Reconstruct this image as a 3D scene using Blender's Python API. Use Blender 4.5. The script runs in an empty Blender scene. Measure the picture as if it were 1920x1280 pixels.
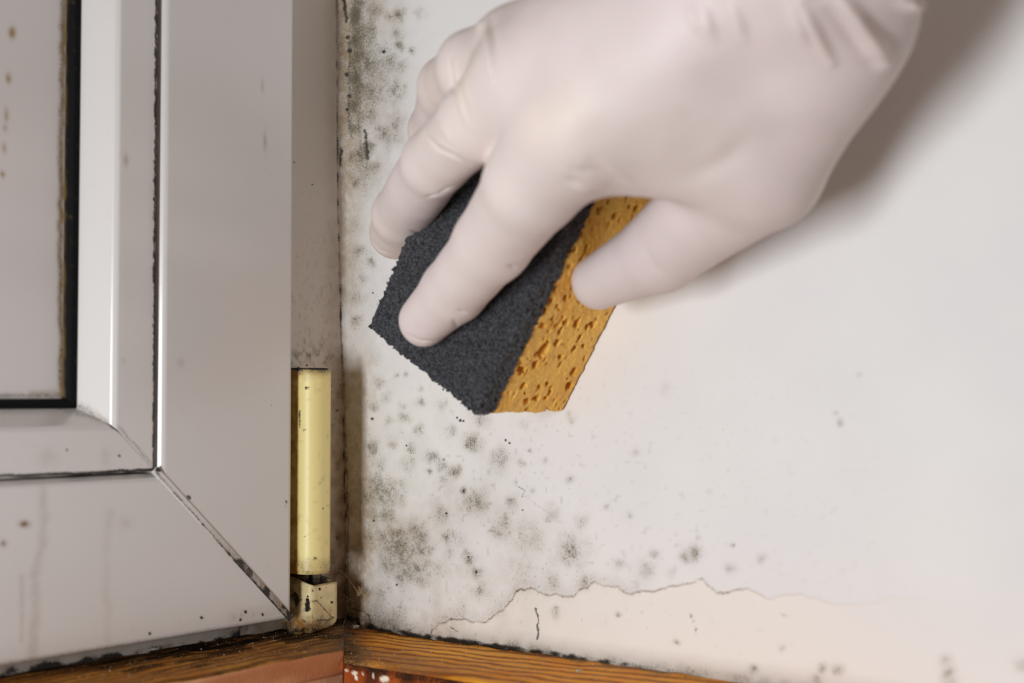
import bpy, math
import numpy as np
from mathutils import Vector
from mathutils.bvhtree import BVHTree

# ------------------------------------------------------------------ camera
SC = bpy.context.scene
COL = SC.collection
f_ = 2700.; D_ = .55
p_ = math.atan(100/2700); a_ = math.radians(38.4)
d_ = np.array([math.cos(a_), math.sin(a_), 0])
CF = d_*math.cos(p_)+np.array([0, 0, math.sin(p_)])
CR = np.array([math.sin(a_), -math.cos(a_), 0]); CU = np.cross(CR, CF)
def ray(x, y): return CF+(x-960)/f_*CR-(y-640)/f_*CU
CC = -ray(645, 1165)*D_
def P(x, y, ax, v):
    """point of the photograph's line of sight (x, y) on the real plane axis=v"""
    r = ray(x, y); return CC+r*(v-CC[ax])/r[ax]
def W(x, y, mm): return P(x, y, 0, -mm/1000)
def pj(q):
    v = np.asarray(q)-CC; w = v@CF
    return 960+f_*(v@CR)/w, 640-f_*(v@CU)/w, w

cam = bpy.data.cameras.new('camera'); co = bpy.data.objects.new('camera', cam); COL.objects.link(co)
from mathutils import Matrix
m = Matrix(((CR[0], CU[0], -CF[0], CC[0]), (CR[1], CU[1], -CF[1], CC[1]), (CR[2], CU[2], -CF[2], CC[2]), (0, 0, 0, 1)))
co.matrix_world = m
cam.sensor_width = 36; cam.lens = f_/1920*36; cam.clip_start = .01
cam.dof.use_dof = True; cam.dof.focus_distance = .52; cam.dof.aperture_fstop = 8.5
SC.camera = co
SC.view_settings.view_transform = 'Standard'; SC.view_settings.look = 'None'
SC.view_settings.gamma = 1; SC.view_settings.exposure = 0; SC.view_settings.use_curve_mapping = False

# ------------------------------------------------------------------ light
wd = bpy.data.worlds.new('world'); SC.world = wd; wd.use_nodes = True
bg = wd.node_tree.nodes['Background']; bg.inputs[0].default_value = (1.0, .80, .66, 1); bg.inputs[1].default_value = .12
def area(name, loc, tgt, size, power, colr):
    l = bpy.data.lights.new(name, 'AREA'); l.shape = 'RECTANGLE'; l.size = size[0]; l.size_y = size[1]; l.energy = power; l.color = colr
    o = bpy.data.objects.new(name, l); COL.objects.link(o); o.location = loc
    o.rotation_euler = (Vector(tgt)-Vector(loc)).to_track_quat('-Z', 'Y').to_euler(); return o
area('key_light', (-.60, -.215, .02), (0, -.12, .08), (.075, .22), 2.55, (.94, .985, 1.03))
area('fill_light', (-.50, -.17, .9), (0, -.08, .03), (.6, .6), .55, (1, .98, .97))

# ------------------------------------------------------------------ numpy helpers
rng = np.random.default_rng(7)
_L = rng.random((48, 48, 48)).astype(np.float32)
def vn(q, s, off=0.):
    """smooth value noise 0..1 at points q (N,3) with feature size 1/s"""
    q = np.asarray(q, np.float64)*s+off+100; i = np.floor(q).astype(int); t = q-i; t = t*t*(3-2*t)
    r = 0
    for dx in (0, 1):
        for dy in (0, 1):
            for dz in (0, 1):
                w = (t[..., 0] if dx else 1-t[..., 0])*(t[..., 1] if dy else 1-t[..., 1])*(t[..., 2] if dz else 1-t[..., 2])
                r = r+w*_L[(i[..., 0]+dx) % 48, (i[..., 1]+dy) % 48, (i[..., 2]+dz) % 48]
    return r
def sdist(px, py, line):
    """distance from pixel arrays to polyline"""
    best = np.full(px.shape, 1e9)
    for (x0, y0), (x1, y1) in zip(line[:-1], line[1:]):
        dx, dy = x1-x0, y1-y0; L = dx*dx+dy*dy+1e-9
        t = np.clip(((px-x0)*dx+(py-y0)*dy)/L, 0, 1)
        best = np.minimum(best, np.hypot(px-x0-t*dx, py-y0-t*dy))
    return best
def ss(a, b, x):
    t = np.clip((x-a)/(b-a), 0, 1); return t*t*(3-2*t)

# ------------------------------------------------------------------ mesh helpers
def tag(o, label=None, cat=None, group=None, kind=None):
    if label: o['label'] = label
    if cat: o['category'] = cat
    if group: o['group'] = group
    if kind: o['kind'] = kind
    return o
def empty(name, loc=(0, 0, 0)):
    o = bpy.data.objects.new(name, None); COL.objects.link(o); o.location = loc; o.empty_display_size = .01
    return o
def mk(name, V, Fc, mat, parent=None, smooth=True, dirt=None):
    me = bpy.data.meshes.new(name); V = np.asarray(V, np.float64)
    if isinstance(Fc, np.ndarray) and Fc.ndim == 2:
        n, k = Fc.shape
        me.vertices.add(len(V)); me.vertices.foreach_set('co', V.astype(np.float32).ravel())
        me.loops.add(n*k); me.loops.foreach_set('vertex_index', Fc.astype(np.int32).ravel())
        me.polygons.add(n); me.polygons.foreach_set('loop_start', np.arange(0, n*k, k, dtype=np.int32))
        me.update(calc_edges=True); me.validate()
    else:
        me.from_pydata([tuple(v) for v in V], [], [tuple(int(i) for i in q) for q in Fc])
    if smooth: me.polygons.foreach_set('use_smooth', [True]*len(me.polygons))
    if dirt is not None:
        at = me.color_attributes.new('dirt', 'FLOAT_COLOR', 'POINT')
        at.data.foreach_set('color', np.clip(dirt, 0, 2).astype(np.float32).ravel())
    me.materials.append(mat)
    o = bpy.data.objects.new(name, me); COL.objects.link(o)
    if parent:
        o.parent = parent; o.matrix_parent_inverse = Matrix.Translation(-Vector(parent.location)) if parent.type == 'EMPTY' else Matrix()
    return o
def gridfaces(nu, nv, off=0):
    i = np.arange(nu-1)[:, None]*nv+np.arange(nv-1)[None, :]
    i = i.ravel()+off
    return np.stack([i, i+nv, i+nv+1, i+1], 1)
def slab(name, G, back, mat, parent=None, dirtf=None, smooth=True):
    """a dense front surface G (nu,nv,3) with skirt and back face at offset 'back'"""
    nu, nv = G.shape[:2]; V = G.reshape(-1, 3); n = len(V)
    F1 = gridfaces(nu, nv)
    idx = np.arange(n).reshape(nu, nv)
    loop = np.concatenate([idx[0, :], idx[1:, -1], idx[-1, -2::-1], idx[-2:0:-1, 0]])
    Bk = V[loop]+np.asarray(back); m_ = len(loop)
    j = np.arange(m_); k = (j+1) % m_
    F2 = np.stack([loop[j], loop[k], n+k, n+j], 1)
    Vall = np.concatenate([V, Bk]); faces = np.concatenate([F1, F2])
    faces = [tuple(q) for q in faces]+[tuple(n+np.arange(m_)[::-1])] if n < 4000 else faces
    if n >= 4000:      # plain back plate from the four corners
        c = [0, nv-1, nv-1+nu-1, 2*(nv-1)+nu-1]
        faces = np.concatenate([faces, np.array([[n+c[3], n+c[2], n+c[1], n+c[0]]])])
    dr = None
    if dirtf is not None:
        dr = dirtf(V); dr = np.concatenate([dr, dr[loop]*0])
    return mk(name, Vall, faces, mat, parent, smooth, dr)
def nets(Fd, o, h):
    """surface nets of the field Fd (<0 inside)"""
    nx, ny, nz = Fd.shape; S = np.zeros((nx-1, ny-1, nz-1, 3), np.float32); N = np.zeros((nx-1, ny-1, nz-1), np.int8)
    ins = Fd < 0
    for ax in range(3):
        o1, o2 = [i for i in range(3) if i != ax]
        for b in (0, 1):
            for c in (0, 1):
                s0 = [slice(0, -1)]*3; s1 = [slice(0, -1)]*3
                s0[ax] = slice(0, -1); s1[ax] = slice(1, None)
                for oo, q in ((o1, b), (o2, c)):
                    s0[oo] = s1[oo] = slice(q, Fd.shape[oo]-1+q)
                A = Fd[tuple(s0)]; B = Fd[tuple(s1)]
                mm = np.nonzero(ins[tuple(s0)] != ins[tuple(s1)])
                a = A[mm]; bb = B[mm]; t = a/(a-bb)
                S[mm+(ax,)] += t; S[mm+(o1,)] += b; S[mm+(o2,)] += c; N[mm] += 1
    cells = np.nonzero(N > 0); cnt = N[cells].astype(np.float32)
    V = (np.stack(cells, 1)+S[cells]/cnt[:, None])*h+np.asarray(o)
    idm = np.full(N.shape, -1, np.int64); idm[cells] = np.arange(len(cnt))
    Q = []
    for ax in range(3):
        o1, o2 = (ax+1) % 3, (ax+2) % 3
        s0 = [slice(1, -1)]*3; s1 = [slice(1, -1)]*3
        s0[ax] = slice(0, -1); s1[ax] = slice(1, None)
        a = ins[tuple(s0)]; b = ins[tuple(s1)]; mm = np.nonzero(a != b)
        fl = a[mm]
        base = [mm[0], mm[1], mm[2]]
        base = [base[i]+(0 if i == ax else 1) for i in range(3)]
        def cell(d1, d2):
            q = [x.copy() for x in base]; q[o1] += d1; q[o2] += d2
            return idm[q[0], q[1], q[2]]
        q = np.stack([cell(-1, -1), cell(0, -1), cell(0, 0), cell(-1, 0)], 1)
        q[~fl] = q[~fl][:, ::-1]; Q.append(q)
    Q = np.concatenate(Q); Q = Q[(Q >= 0).all(1)]
    return V.astype(np.float64), Q
def grid3(lo, hi, h):
    n = [int(math.ceil((hi[i]-lo[i])/h))+1 for i in range(3)]
    ax = [(lo[i]+np.arange(n[i])*h).astype(np.float32) for i in range(3)]
    return ax[0][:, None, None], ax[1][None, :, None], ax[2][None, None, :]
def cap(g, a, b, r1, r2):
    a = np.asarray(a, np.float32); b = np.asarray(b, np.float32); ba = b-a; L = float(ba@ba)+1e-12
    X, Y, Z = g[0]-a[0], g[1]-a[1], g[2]-a[2]
    h = np.clip((X*ba[0]+Y*ba[1]+Z*ba[2])/L, 0, 1)
    return np.sqrt((X-h*ba[0])**2+(Y-h*ba[1])**2+(Z-h*ba[2])**2)-(r1+(r2-r1)*h)
def smin(a, b, k):
    h = np.clip(.5+.5*(b-a)/k, 0, 1); return b*(1-h)+a*h-k*h*(1-h)
def tube(pts, r, n=6):
    pts = [np.asarray(p, float) for p in pts]; V = []; Fc = []
    for i, p in enumerate(pts):
        t = pts[min(i+1, len(pts)-1)]-pts[max(i-1, 0)]; t /= np.linalg.norm(t)+1e-12
        u = np.cross(t, [.3, .5, .81]); u /= np.linalg.norm(u); w = np.cross(t, u)
        rr = r[i] if hasattr(r, '__len__') else r
        for k in range(n):
            an = 2*math.pi*k/n; V.append(p+rr*(math.cos(an)*u+math.sin(an)*w))
    for i in range(len(pts)-1):
        for k in range(n): Fc.append((i*n+k, i*n+(k+1) % n, (i+1)*n+(k+1) % n, (i+1)*n+k))
    Fc.append(tuple(range(n))[::-1]); Fc.append(tuple((len(pts)-1)*n+k for k in range(n)))
    return V, Fc
def merge(parts):
    V = []; Fc = []
    for v, q in parts:
        o = len(V); V += list(v); Fc += [tuple(i+o for i in t) for t in q]
    return V, Fc

# ------------------------------------------------------------------ materials
def s2l(c): return tuple(((x/255+.055)/1.055)**2.4 if x/255 > .04045 else x/255/12.92 for x in c)+(1,)
class NT:
    def __init__(s, name):
        s.m = bpy.data.materials.new(name); s.m.use_nodes = True; s.t = s.m.node_tree; s.n = s.t.nodes
        s.b = s.n['Principled BSDF']; s.tc = s.n.new('ShaderNodeTexCoord').outputs['Object']
    def set(s, k, v):
        i = s.b.inputs[k]
        if hasattr(v, 'node') or hasattr(v, 'is_linked'): s.t.links.new(v, i)
        else: i.default_value = v
    def lk(s, v, i):
        if hasattr(v, 'is_linked'): s.t.links.new(v, i)
        else: i.default_value = v
    def noise(s, scale, detail=2, rough=.5, vec=None, dist=0):
        n = s.n.new('ShaderNodeTexNoise'); s.lk(vec or s.tc, n.inputs['Vector']); n.inputs['Scale'].default_value = scale
        n.inputs['Detail'].default_value = detail; n.inputs['Roughness'].default_value = rough; n.inputs['Distortion'].default_value = dist
        return n.outputs[0]
    def vor(s, scale, vec=None, out=0):
        n = s.n.new('ShaderNodeTexVoronoi'); s.lk(vec or s.tc, n.inputs['Vector']); n.inputs['Scale'].default_value = scale
        return n.outputs[out]
    def math(s, op, a, b=0., c=0., clamp=False):
        n = s.n.new('ShaderNodeMath'); n.operation = op; n.use_clamp = clamp
        for i, v in enumerate((a, b, c)): s.lk(v, n.inputs[i])
        return n.outputs[0]
    def mr(s, x, a, b, c=0., d=1.):
        n = s.n.new('ShaderNodeMapRange'); n.interpolation_type = 'SMOOTHSTEP'
        for i, v in enumerate((x, a, b, c, d)): s.lk(v, n.inputs[i])
        return n.outputs[0]
    def mix(s, fac, a, b, mode='MIX'):
        n = s.n.new('ShaderNodeMix'); n.data_type = 'RGBA'; n.blend_type = mode
        s.lk(fac, n.inputs[0]); s.lk(a, n.inputs[6]); s.lk(b, n.inputs[7]); return n.outputs[2]
    def mapping(s, scale, rot=(0, 0, 0), loc=(0, 0, 0), vec=None):
        n = s.n.new('ShaderNodeMapping'); s.lk(vec or s.tc, n.inputs[0]); n.inputs[1].default_value = loc
        n.inputs[2].default_value = rot; n.inputs[3].default_value = scale; return n.outputs[0]
    def attr(s, name='dirt'):
        n = s.n.new('ShaderNodeAttribute'); n.attribute_name = name
        q = s.n.new('ShaderNodeSeparateColor'); s.t.links.new(n.outputs['Color'], q.inputs[0])
        return q.outputs[0], q.outputs[1], q.outputs[2], n.outputs['Alpha']
    def bump(s, h, dist, strength=1.):
        n = s.n.new('ShaderNodeBump'); n.inputs['Distance'].default_value = dist; n.inputs['Strength'].default_value = strength
        s.lk(h, n.inputs['Height']); s.t.links.new(n.outputs[0], s.b.inputs['Normal'])
def dirty(t, base, mold=(84, 77, 62), black=(38, 30, 22), stain=(150, 118, 76), bare=None, spk=2600, op=.8):
    """lay growth, black grime, brown stain, partly painted shade (and bared underlayer) over base, all from attributes of the surface"""
    M, K, S, B = t.attr()
    n1 = t.noise(spk, 3, .65); n2 = t.noise(spk*.35, 2, .6); n3 = t.noise(spk*.08, 3, .6)
    if bare is not None: base = t.mix(B, base, bare)
    sf = t.math('MULTIPLY', S, t.mr(n3, .2, .7, .35, 1.), clamp=True)
    c = t.mix(sf, base, s2l(stain), 'MULTIPLY')
    sp = t.math('ADD', t.math('MULTIPLY', n1, .6), t.math('MULTIPLY', n2, .4))
    c = t.mix(t.math('MULTIPLY', M, .5, clamp=True), c, s2l(tuple(min(x*1.75, 200) for x in mold)))
    fm = t.math('ADD', t.math('MULTIPLY', M, .55), t.math('MULTIPLY', t.math('SUBTRACT', sp, .5), 4.2))
    fm = t.math('MULTIPLY', t.mr(fm, .35, .95), t.math('MULTIPLY', M, 3., clamp=True))
    fm = t.math('MULTIPLY', fm, op)
    c = t.mix(fm, c, s2l(mold))
    fk = t.math('ADD', K, t.math('MULTIPLY', t.math('SUBTRACT', n1, .5), 1.7))
    fk = t.math('MULTIPLY', t.mr(fk, .3, .85), t.math('MULTIPLY', K, 4., clamp=True))
    c = t.mix(fk, c, s2l(black))
    return c, fk, fm

def m_wall():
    t = NT('plaster_paint'); n = t.noise(18, 3)
    base = t.mix(t.mr(n, .3, .7), s2l((241, 238, 234)), s2l((236, 233, 231)))
    c, fk, fm = dirty(t, base, bare=s2l((240, 234, 226)), stain=(178, 146, 100), op=.75, spk=3600)
    t.set('Base Color', c); t.set('Roughness', .62)
    t.bump(t.math('ADD', t.noise(500, 4, .6), t.math('MULTIPLY', t.noise(60, 2), 3.)), .0002, .55); return t.m
def m_pvc(name, col, rough, stain=(150, 125, 90), spk=2600):
    t = NT(name); n = t.noise(25, 2)
    base = t.mix(n, s2l(col), s2l(tuple(x-4 for x in col)))
    c, fk, fm = dirty(t, base, mold=(70, 60, 48), stain=stain, spk=spk, op=.9)
    t.set('Base Color', c); t.set('Roughness', t.math('ADD', rough, t.math('MULTIPLY', fk, .5), clamp=True))
    t.set('Specular IOR Level', .85 if 'white' in name or 'panel' in name else .45)
    t.bump(t.math('ADD', t.noise(900, 2), t.math('MULTIPLY', fk, 2.)), .00005, .3); return t.m
def m_rubber():
    t = NT('black_rubber'); c, fk, fm = dirty(t, s2l((14, 14, 15)), mold=(88, 72, 45), stain=(120, 95, 60), op=.8)
    t.set('Base Color', c); t.set('Roughness', .8); t.set('Specular IOR Level', .15); t.bump(t.noise(1500, 3), .0002, .5); return t.m
def m_wood(name, A, B, Cd, vecscale, rot, wscale, dist, gloss):
    t = NT(name)
    v = t.mapping(vecscale, rot)
    w = t.n.new('ShaderNodeTexWave'); t.lk(v, w.inputs[0]); w.wave_type = 'BANDS'; w.bands_direction = 'Y'
    w.inputs['Scale'].default_value = wscale; w.inputs['Distortion'].default_value = dist
    w.inputs['Detail'].default_value = 3; w.inputs['Detail Scale'].default_value = .6
    fine = t.noise(1.0, 4, .65, t.mapping((vecscale[0]*9, vecscale[1]*60, vecscale[2]*60), rot))
    c = t.mix(t.mr(t.noise(30, 3, .6), .3, .7), s2l(A), s2l(B))
    c = t.mix(t.mr(w.outputs[1], .45, .95, 0, .8), c, s2l(Cd))
    c = t.mix(t.mr(fine, .45, .8, 0, .55), c, s2l(Cd))
    c, fk, fm = dirty(t, c, mold=(92, 72, 52), black=(38, 30, 22), stain=(110, 70, 40), bare=s2l((238, 226, 205)), spk=2200, op=.85)
    t.set('Base Color', c); t.set('Roughness', t.math('ADD', gloss, t.math('MULTIPLY', fk, .4), clamp=True))
    t.bump(t.math('ADD', fine, t.math('MULTIPLY', t.noise(1400, 3), .8)), .00035, .7); t.set('Specular IOR Level', .03); return t.m
def m_foam():
    t = NT('cellulose_foam'); v1 = t.vor(1500); n = t.noise(1500, 4, .7); big = t.noise(90, 2)
    c = t.mix(t.mr(n, .3, .7), s2l((246, 180, 72)), s2l((255, 210, 108)))
    c = t.mix(t.mr(v1, 0., .3, .35, 0.), c, s2l((178, 102, 18)))
    c = t.mix(t.mr(big, .4, .7, 0, .4), c, s2l((226, 156, 44)))
    t.set('Base Color', c); t.set('Roughness', .6); t.set('Subsurface Weight', .25); t.set('Subsurface Radius', (1, .5, .15)); t.set('Subsurface Scale', .002)
    t.bump(t.math('ADD', n, t.math('MULTIPLY', v1, .8)), .0004, .6); return t.m
def m_pad():
    t = NT('abrasive_pad'); v = t.vor(1700); n = t.noise(1300, 4, .75); hi = t.vor(900, out=1)
    sx = t.n.new('ShaderNodeSeparateColor'); t.lk(hi, sx.inputs[0])
    gl = t.mr(sx.outputs[0], .86, .9)
    c = t.mix(t.mr(n, .35, .7), s2l((34, 34, 37)), s2l((106, 106, 111)))
    c = t.mix(t.math('MULTIPLY', gl, t.mr(v, .35, .0)), c, s2l((190, 190, 195)))  # pale flecks: sparkling glints painted into the pad colour
    t.set('Base Color', c); t.set('Roughness', .5)
    t.bump(t.math('ADD', n, t.math('MULTIPLY', v, -1.)), .0009, .9); return t.m
def m_glove():
    t = NT('latex_glove'); n = t.noise(28, 3, .55); n2 = t.noise(14, 2)
    M, K, S, B = t.attr()
    c = t.mix(t.mr(n, .35, .65), s2l((231, 215, 211)), s2l((223, 208, 205)))
    c = t.mix(t.mr(n2, .4, .65, 0, .5), c, s2l((234, 219, 209)))
    c = t.mix(M, c, s2l((240, 222, 200)))
    t.set('Base Color', c); t.set('Roughness', .52); t.set('Subsurface Weight', .3); t.set('Subsurface Radius', (1, .45, .3)); t.set('Subsurface Scale', .0035)
    t.set('Specular IOR Level', .4)
    t.bump(t.math('ADD', t.noise(700, 3, .6), t.math('MULTIPLY', t.noise(140, 3), 2.)), .00006, .35); return t.m
def m_plain(name, col, rough=.6, metal=0, bump=None, col2=None, sc=400):
    t = NT(name); c = s2l(col)
    if col2: c = t.mix(t.mr(t.noise(sc, 4, .65), .35, .65), s2l(col), s2l(col2))
    t.set('Base Color', c); t.set('Roughness', rough); t.set('Metallic', metal)
    if bump: t.bump(t.noise(sc*1.5, 4, .65), bump, .8)
    return t.m
WALL = m_wall()
PVC = m_pvc('white_pvc', (222, 216, 211), .24)
PVCF = m_pvc('white_pvc_frame', (218, 208, 198), .45, spk=2200)
PANEL = m_pvc('panel_pvc', (216, 208, 204), .22, stain=(190, 165, 120))
CREAM = m_pvc('yellowed_plastic', (240, 222, 152), .42, stain=(170, 130, 70))
CREAM2 = m_pvc('yellowed_chipped_plastic', (240, 224, 172), .5, stain=(170, 125, 60))
RUB = m_rubber()
WOODL = m_wood('stained_wood_ledge', (226, 158, 62), (196, 120, 42), (100, 62, 30), (1, 1, 1), (0, 0, 0), 70, 3, .5)
WOODLF = m_wood('bare_wood_edge', (244, 190, 150), (236, 170, 122), (196, 118, 74), (.3, 1, 1), (0, 0, 0), 60, 4, .5)
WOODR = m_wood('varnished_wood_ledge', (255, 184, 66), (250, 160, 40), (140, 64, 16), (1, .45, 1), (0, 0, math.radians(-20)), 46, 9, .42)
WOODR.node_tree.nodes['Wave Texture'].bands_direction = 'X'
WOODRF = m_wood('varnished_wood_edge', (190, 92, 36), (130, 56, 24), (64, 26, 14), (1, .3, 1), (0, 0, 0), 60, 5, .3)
FOAM = m_foam(); PAD = m_pad(); GLOVE = m_glove()
METAL = m_plain('rusty_steel', (120, 112, 98), .5, .6, .0003, (70, 52, 36))
SKIN = m_plain('skin', (214, 160, 134), .5)
CRUMB = m_plain('plaster_crumb', (222, 214, 200), .8, 0, .0003, (150, 135, 112), 500)
DUST = m_plain('grey_dust', (112, 98, 80), .95, 0, None, (60, 50, 40), 900)
LUMP = m_plain('grey_plaster', (178, 166, 148), .85, 0, .0004, (112, 98, 80), 700)
WEB = m_plain('web_silk', (205, 180, 140), .5)

# ------------------------------------------------------------------ the plastered wall
CRACK = [(812, 1180), (822, 1168), (858, 1160), (905, 1166), (928, 1150), (945, 1138), (960, 1120), (972, 1108), (1000, 1104), (1020, 1112), (1045, 1116), (1075, 1116), (1092, 1102), (1112, 1094), (1150, 1100), (1180, 1112), (1215, 1108), (1262, 1098), (1308, 1088), (1320, 1090), (1345, 1112), (1385, 1106), (1402, 1104), (1442, 1122), (1500, 1112), (1560, 1134), (1700, 1120), (1950, 1150)]
SPOTS = [(757,783,10,.8),(785,806,9,.8),(848,806,9,.8),(886,829,17,1),(898,787,14,.7),(830,756,9,.7),(813,858,10,.9),(827,877,9,1),(852,886,11,1),(802,885,6,1),(831,901,7,.8),(830,862,4,.9),(940,858,17,.8),(764,870,14,.6),(770,839,9,.6),(737,833,7,.7),(699,837,10,.8),(869,920,6,1.2),(890,938,20,.8),(902,948,16,.8),(875,950,10,.6),(960,940,12,.8),(948,982,20,.7),(935,994,14,.7),(832,967,12,.7),(840,1007,14,.6),(878,1044,11,1),(894,1071,11,1),(898,1106,14,.6),(989,1007,30,.5),(1072,1036,26,.8),(1060,1020,14,.6),(1035,963,14,.6),(1091,976,12,.5),(1035,1087,16,.5),(1097,1089,14,.7),(981,1065,34,.35),(1159,1056,10,.5),(1229,1036,8,.6),(1302,1036,13,1),(1287,1044,9,.8),(1211,1065,16,.5),(1207,1079,14,.5),(1258,1073,8,.6),(1068,900,6,.9),(996,845,4,.9),(1025,864,4,.8),(979,870,6,.7),(1194,847,9,.45),(1069,781,8,.7),(981,793,10,.4),(1310,1009,4,.7),(1043,1149,9,.9),(1163,1149,5,1),(919,882,4,.8),(1002,920,5,.6),(1138,953,5,.6),(1178,963,5,.6),
(1575,793,6,1.1),(1565,777,4,.6),(1374,1023,4,.9),(1425,1050,8,.6),(1371,1069,9,.8),(1466,1213,5,.8),(1270,1203,5,.7),(1412,1255,7,1),(1542,1257,9,1),(1572,1255,11,.9),(1528,1278,10,.8),(1775,1240,12,.8),(1777,1262,12,.9),(1779,1280,13,.8),(1916,1244,12,.6),(1612,705,4,.5),(1247,730,12,.3),
(718,915,20,.9),(730,935,18,.8),(728,965,16,.8),(735,1000,20,.8),(745,1030,26,.9),(732,1052,24,.8),(760,1068,24,.8),(785,1066,20,.9),(790,1086,14,.8),(778,990,15,.9),(790,1010,15,.8),(797,1032,14,.9),(700,965,14,.7),(697,1005,12,.7),(705,900,14,.7),(750,905,12,.4),
(748,31,10,.9),(750,87,10,.9),(772,92,7,.9),(747,66,10,.7),(786,25,9,.5),(731,34,8,.6),(744,169,16,.7),(734,115,15,.7),(753,125,13,.6),(716,253,13,.8),(744,231,15,.6),(747,256,12,.6),(757,165,10,.5),(720,100,22,.35),(722,170,24,.45),(700,310,10,.8),(669,344,8,.8),(705,20,14,.6),(690,60,22,.6),
(690,120,30,.7),(690,170,26,.7),(690,220,20,.7),(665,30,14,.9),(678,6,10,1),(666,80,14,.9),(672,110,16,.8),(668,150,12,.8),(664,200,12,.9),(660,240,12,.8),(668,290,12,.6),(690,275,12,.9),
(671,468,9,.7),(696,491,6,.7),(668,558,11,.6),(668,600,12,.6),(680,520,8,.5),(665,430,12,.5),(712,718,9,.7),(755,761,7,.7),(787,755,8,.8),(744,706,4,.7),(763,702,4,.7),(787,730,5,.6),(720,745,10,.5),(700,760,10,.6),(730,790,8,.5),(715,870,14,.4),(690,930,14,.6),(860,1020,20,.3),(820,1060,26,.25),(760,1120,20,.3),(720,1110,18,.4)]
KSPOTS = [(698,785,4),(720,97,5),(699,549,2.5),(831,730,3),(863,788,4),(857,783,3),(869,789,3),(869,920,3),(878,1044,3),(893,1072,4),(701,976,3),(955,830,3),(948,825,3),(837,962,3),(980,956,2.5),(652,70,6),(656,95,7),(650,140,6),(655,180,6),(651,205,5),(762,835,2.5),(744,1096,3)]
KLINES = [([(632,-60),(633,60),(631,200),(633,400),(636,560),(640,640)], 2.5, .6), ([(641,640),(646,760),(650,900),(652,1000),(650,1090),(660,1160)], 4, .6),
 ([(640,280),(634,330)],5,.8),([(645,0),(650,40)],5,.9), ([(657,80),(654,220),(660,260)],4,.6), ([(685,245),(690,297)],5,.8), ([(672,200),(678,300)],4,.5),([(664,60),(668,160)],4,.5),
 ([(1004,1140),(1009,1160),(1008,1198)],2.6,.8),([(1294,1150),(1302,1168),(1307,1192)],2.2,.8),([(972,912),(984,920),(979,932)],2.2,.6),([(1463,1150),(1477,1156)],3.5,.5),
 ([(985,930),(1005,945),(1030,962)],1.6,.45),([(640,1075),(668,1110)],2,.4),([(662,1140),(690,1152),(700,1180)],3,.7),
 ([(812,1180),(806,1188)],2,.7),([(845,1175),(858,1184)],2,.7)]
FLOORLINE = [(655,1160),(704,1182),(760,1191),(850,1204),(948,1217),(1100,1238),(1312,1268),(1500,1296)]
def crack_y(px):
    z = np.stack([px, 0*px, 0*px], -1)
    return np.interp(px, [c[0] for c in CRACK], [c[1] for c in CRACK])+(vn(z, .07)-.5)*7+(vn(z, .25, 4)-.5)*3.5
def wall_dirt(V):
    px, py, w = pj(V); q = V
    n = vn(q, 260); n2 = vn(q, 900, 5); wx = px+(n-.5)*10; wy = py+(vn(q, 260, 9)-.5)*10
    M = np.zeros(len(V)); K = np.zeros(len(V)); S = np.zeros(len(V))
    for x, y, r, s in SPOTS:
        d = np.hypot(wx-x, wy-y)/r; M = np.maximum(M, s*.8*np.exp(-d*d*.9))+.12*s*np.exp(-d*d*.4)
    M *= .55+1.1*vn(q, 480, 3)
    # general sprinkling that thins out away from the corner
    near = np.exp(-((px-650)/75.)**2); M += near*(.22+.5*(vn(q, 130, 2)-.45))*ss(0, 1, 1)
    low = np.exp(-((px-780)/260.)**2)*ss(650, 1000, py); M += low*np.clip(vn(q, 170, 7)-.45, 0, 1)*.6
    top = np.exp(-((px-690)/60.)**2)*(1-ss(260, 420, py)); M += top*np.clip(vn(q*np.array([1, 1, .5]), 260, 11)-.2, 0, 1)*1.15*(.5+.9*np.exp(-((px-668)/26.)**2))
    fr = np.clip(vn(q, 620, 21)-.8, 0, 1)*5*ss(1900, 1000, px)*ss(560, 900, py); M += fr*.5
    for x, y, r in KSPOTS: K = np.maximum(K, np.exp(-(np.hypot(px-x, py-y)/r)**2*1.2)*1.0)
    for ln, wd_, s in KLINES:
        d = sdist(px+(n2-.5)*5, py, ln)/wd_; K = np.maximum(K, s*np.exp(-d*d))
    dl = sdist(px, py, [(c[0], c[1]-3) for c in FLOORLINE])
    K = np.maximum(K, 1.*np.exp(-(dl/7.)**2)*(.2+1.5*vn(q, 420, 13))*ss(1500, 900, px))
    M += .9*np.exp(-(dl/15.)**2)*vn(q, 300, 8)*1.2
    M += .5*np.exp(-(np.hypot((px-735)/50., (py-1165)/22.))**2)
    dc = np.abs(py-crack_y(px)+(n2-.5)*3); inr = ss(800, 830, px)*ss(1460, 1380, px)
    K = np.maximum(K, .42*np.exp(-(dc/2.0)**2)*inr*(.35+vn(q, 300, 4))); M += 1.2*np.exp(-(dc/1.7)**2)*inr*(.1+vn(q, 200, 6))
    M += .3*np.exp(-((py-crack_y(px)+8)/12.)**2)*inr*(px < 1200)
    S += .6*ss(712, 680, px+(n-.5)*14)*ss(560, 760, py)*(.6+.7*vn(q, 170, 3))  # brown stain plus painted shadow of hinge cover and sash along the corner
    S += .7*ss(700, 640, px)*ss(700, 500, py)  # stain colour also paints the brownish shading of the upper corner
    S += .35*np.exp(-((px-770)/190.)**2)*ss(850, 1000, py)*vn(q, 60, 3)*1.4
    S += .30*top*vn(q, 120, 31)*2
    B = ss(-1.5, 1.5, py-crack_y(px))*ss(806, 822, px+(n-.5)*8)*ss(1950, 1350, px)
    return np.stack([M, K, S, B], 1)
ys = np.concatenate([np.linspace(.004, -.125, 370), np.linspace(-.1258, -.30, 200), np.linspace(-.31, -.8, 25)])
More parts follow.
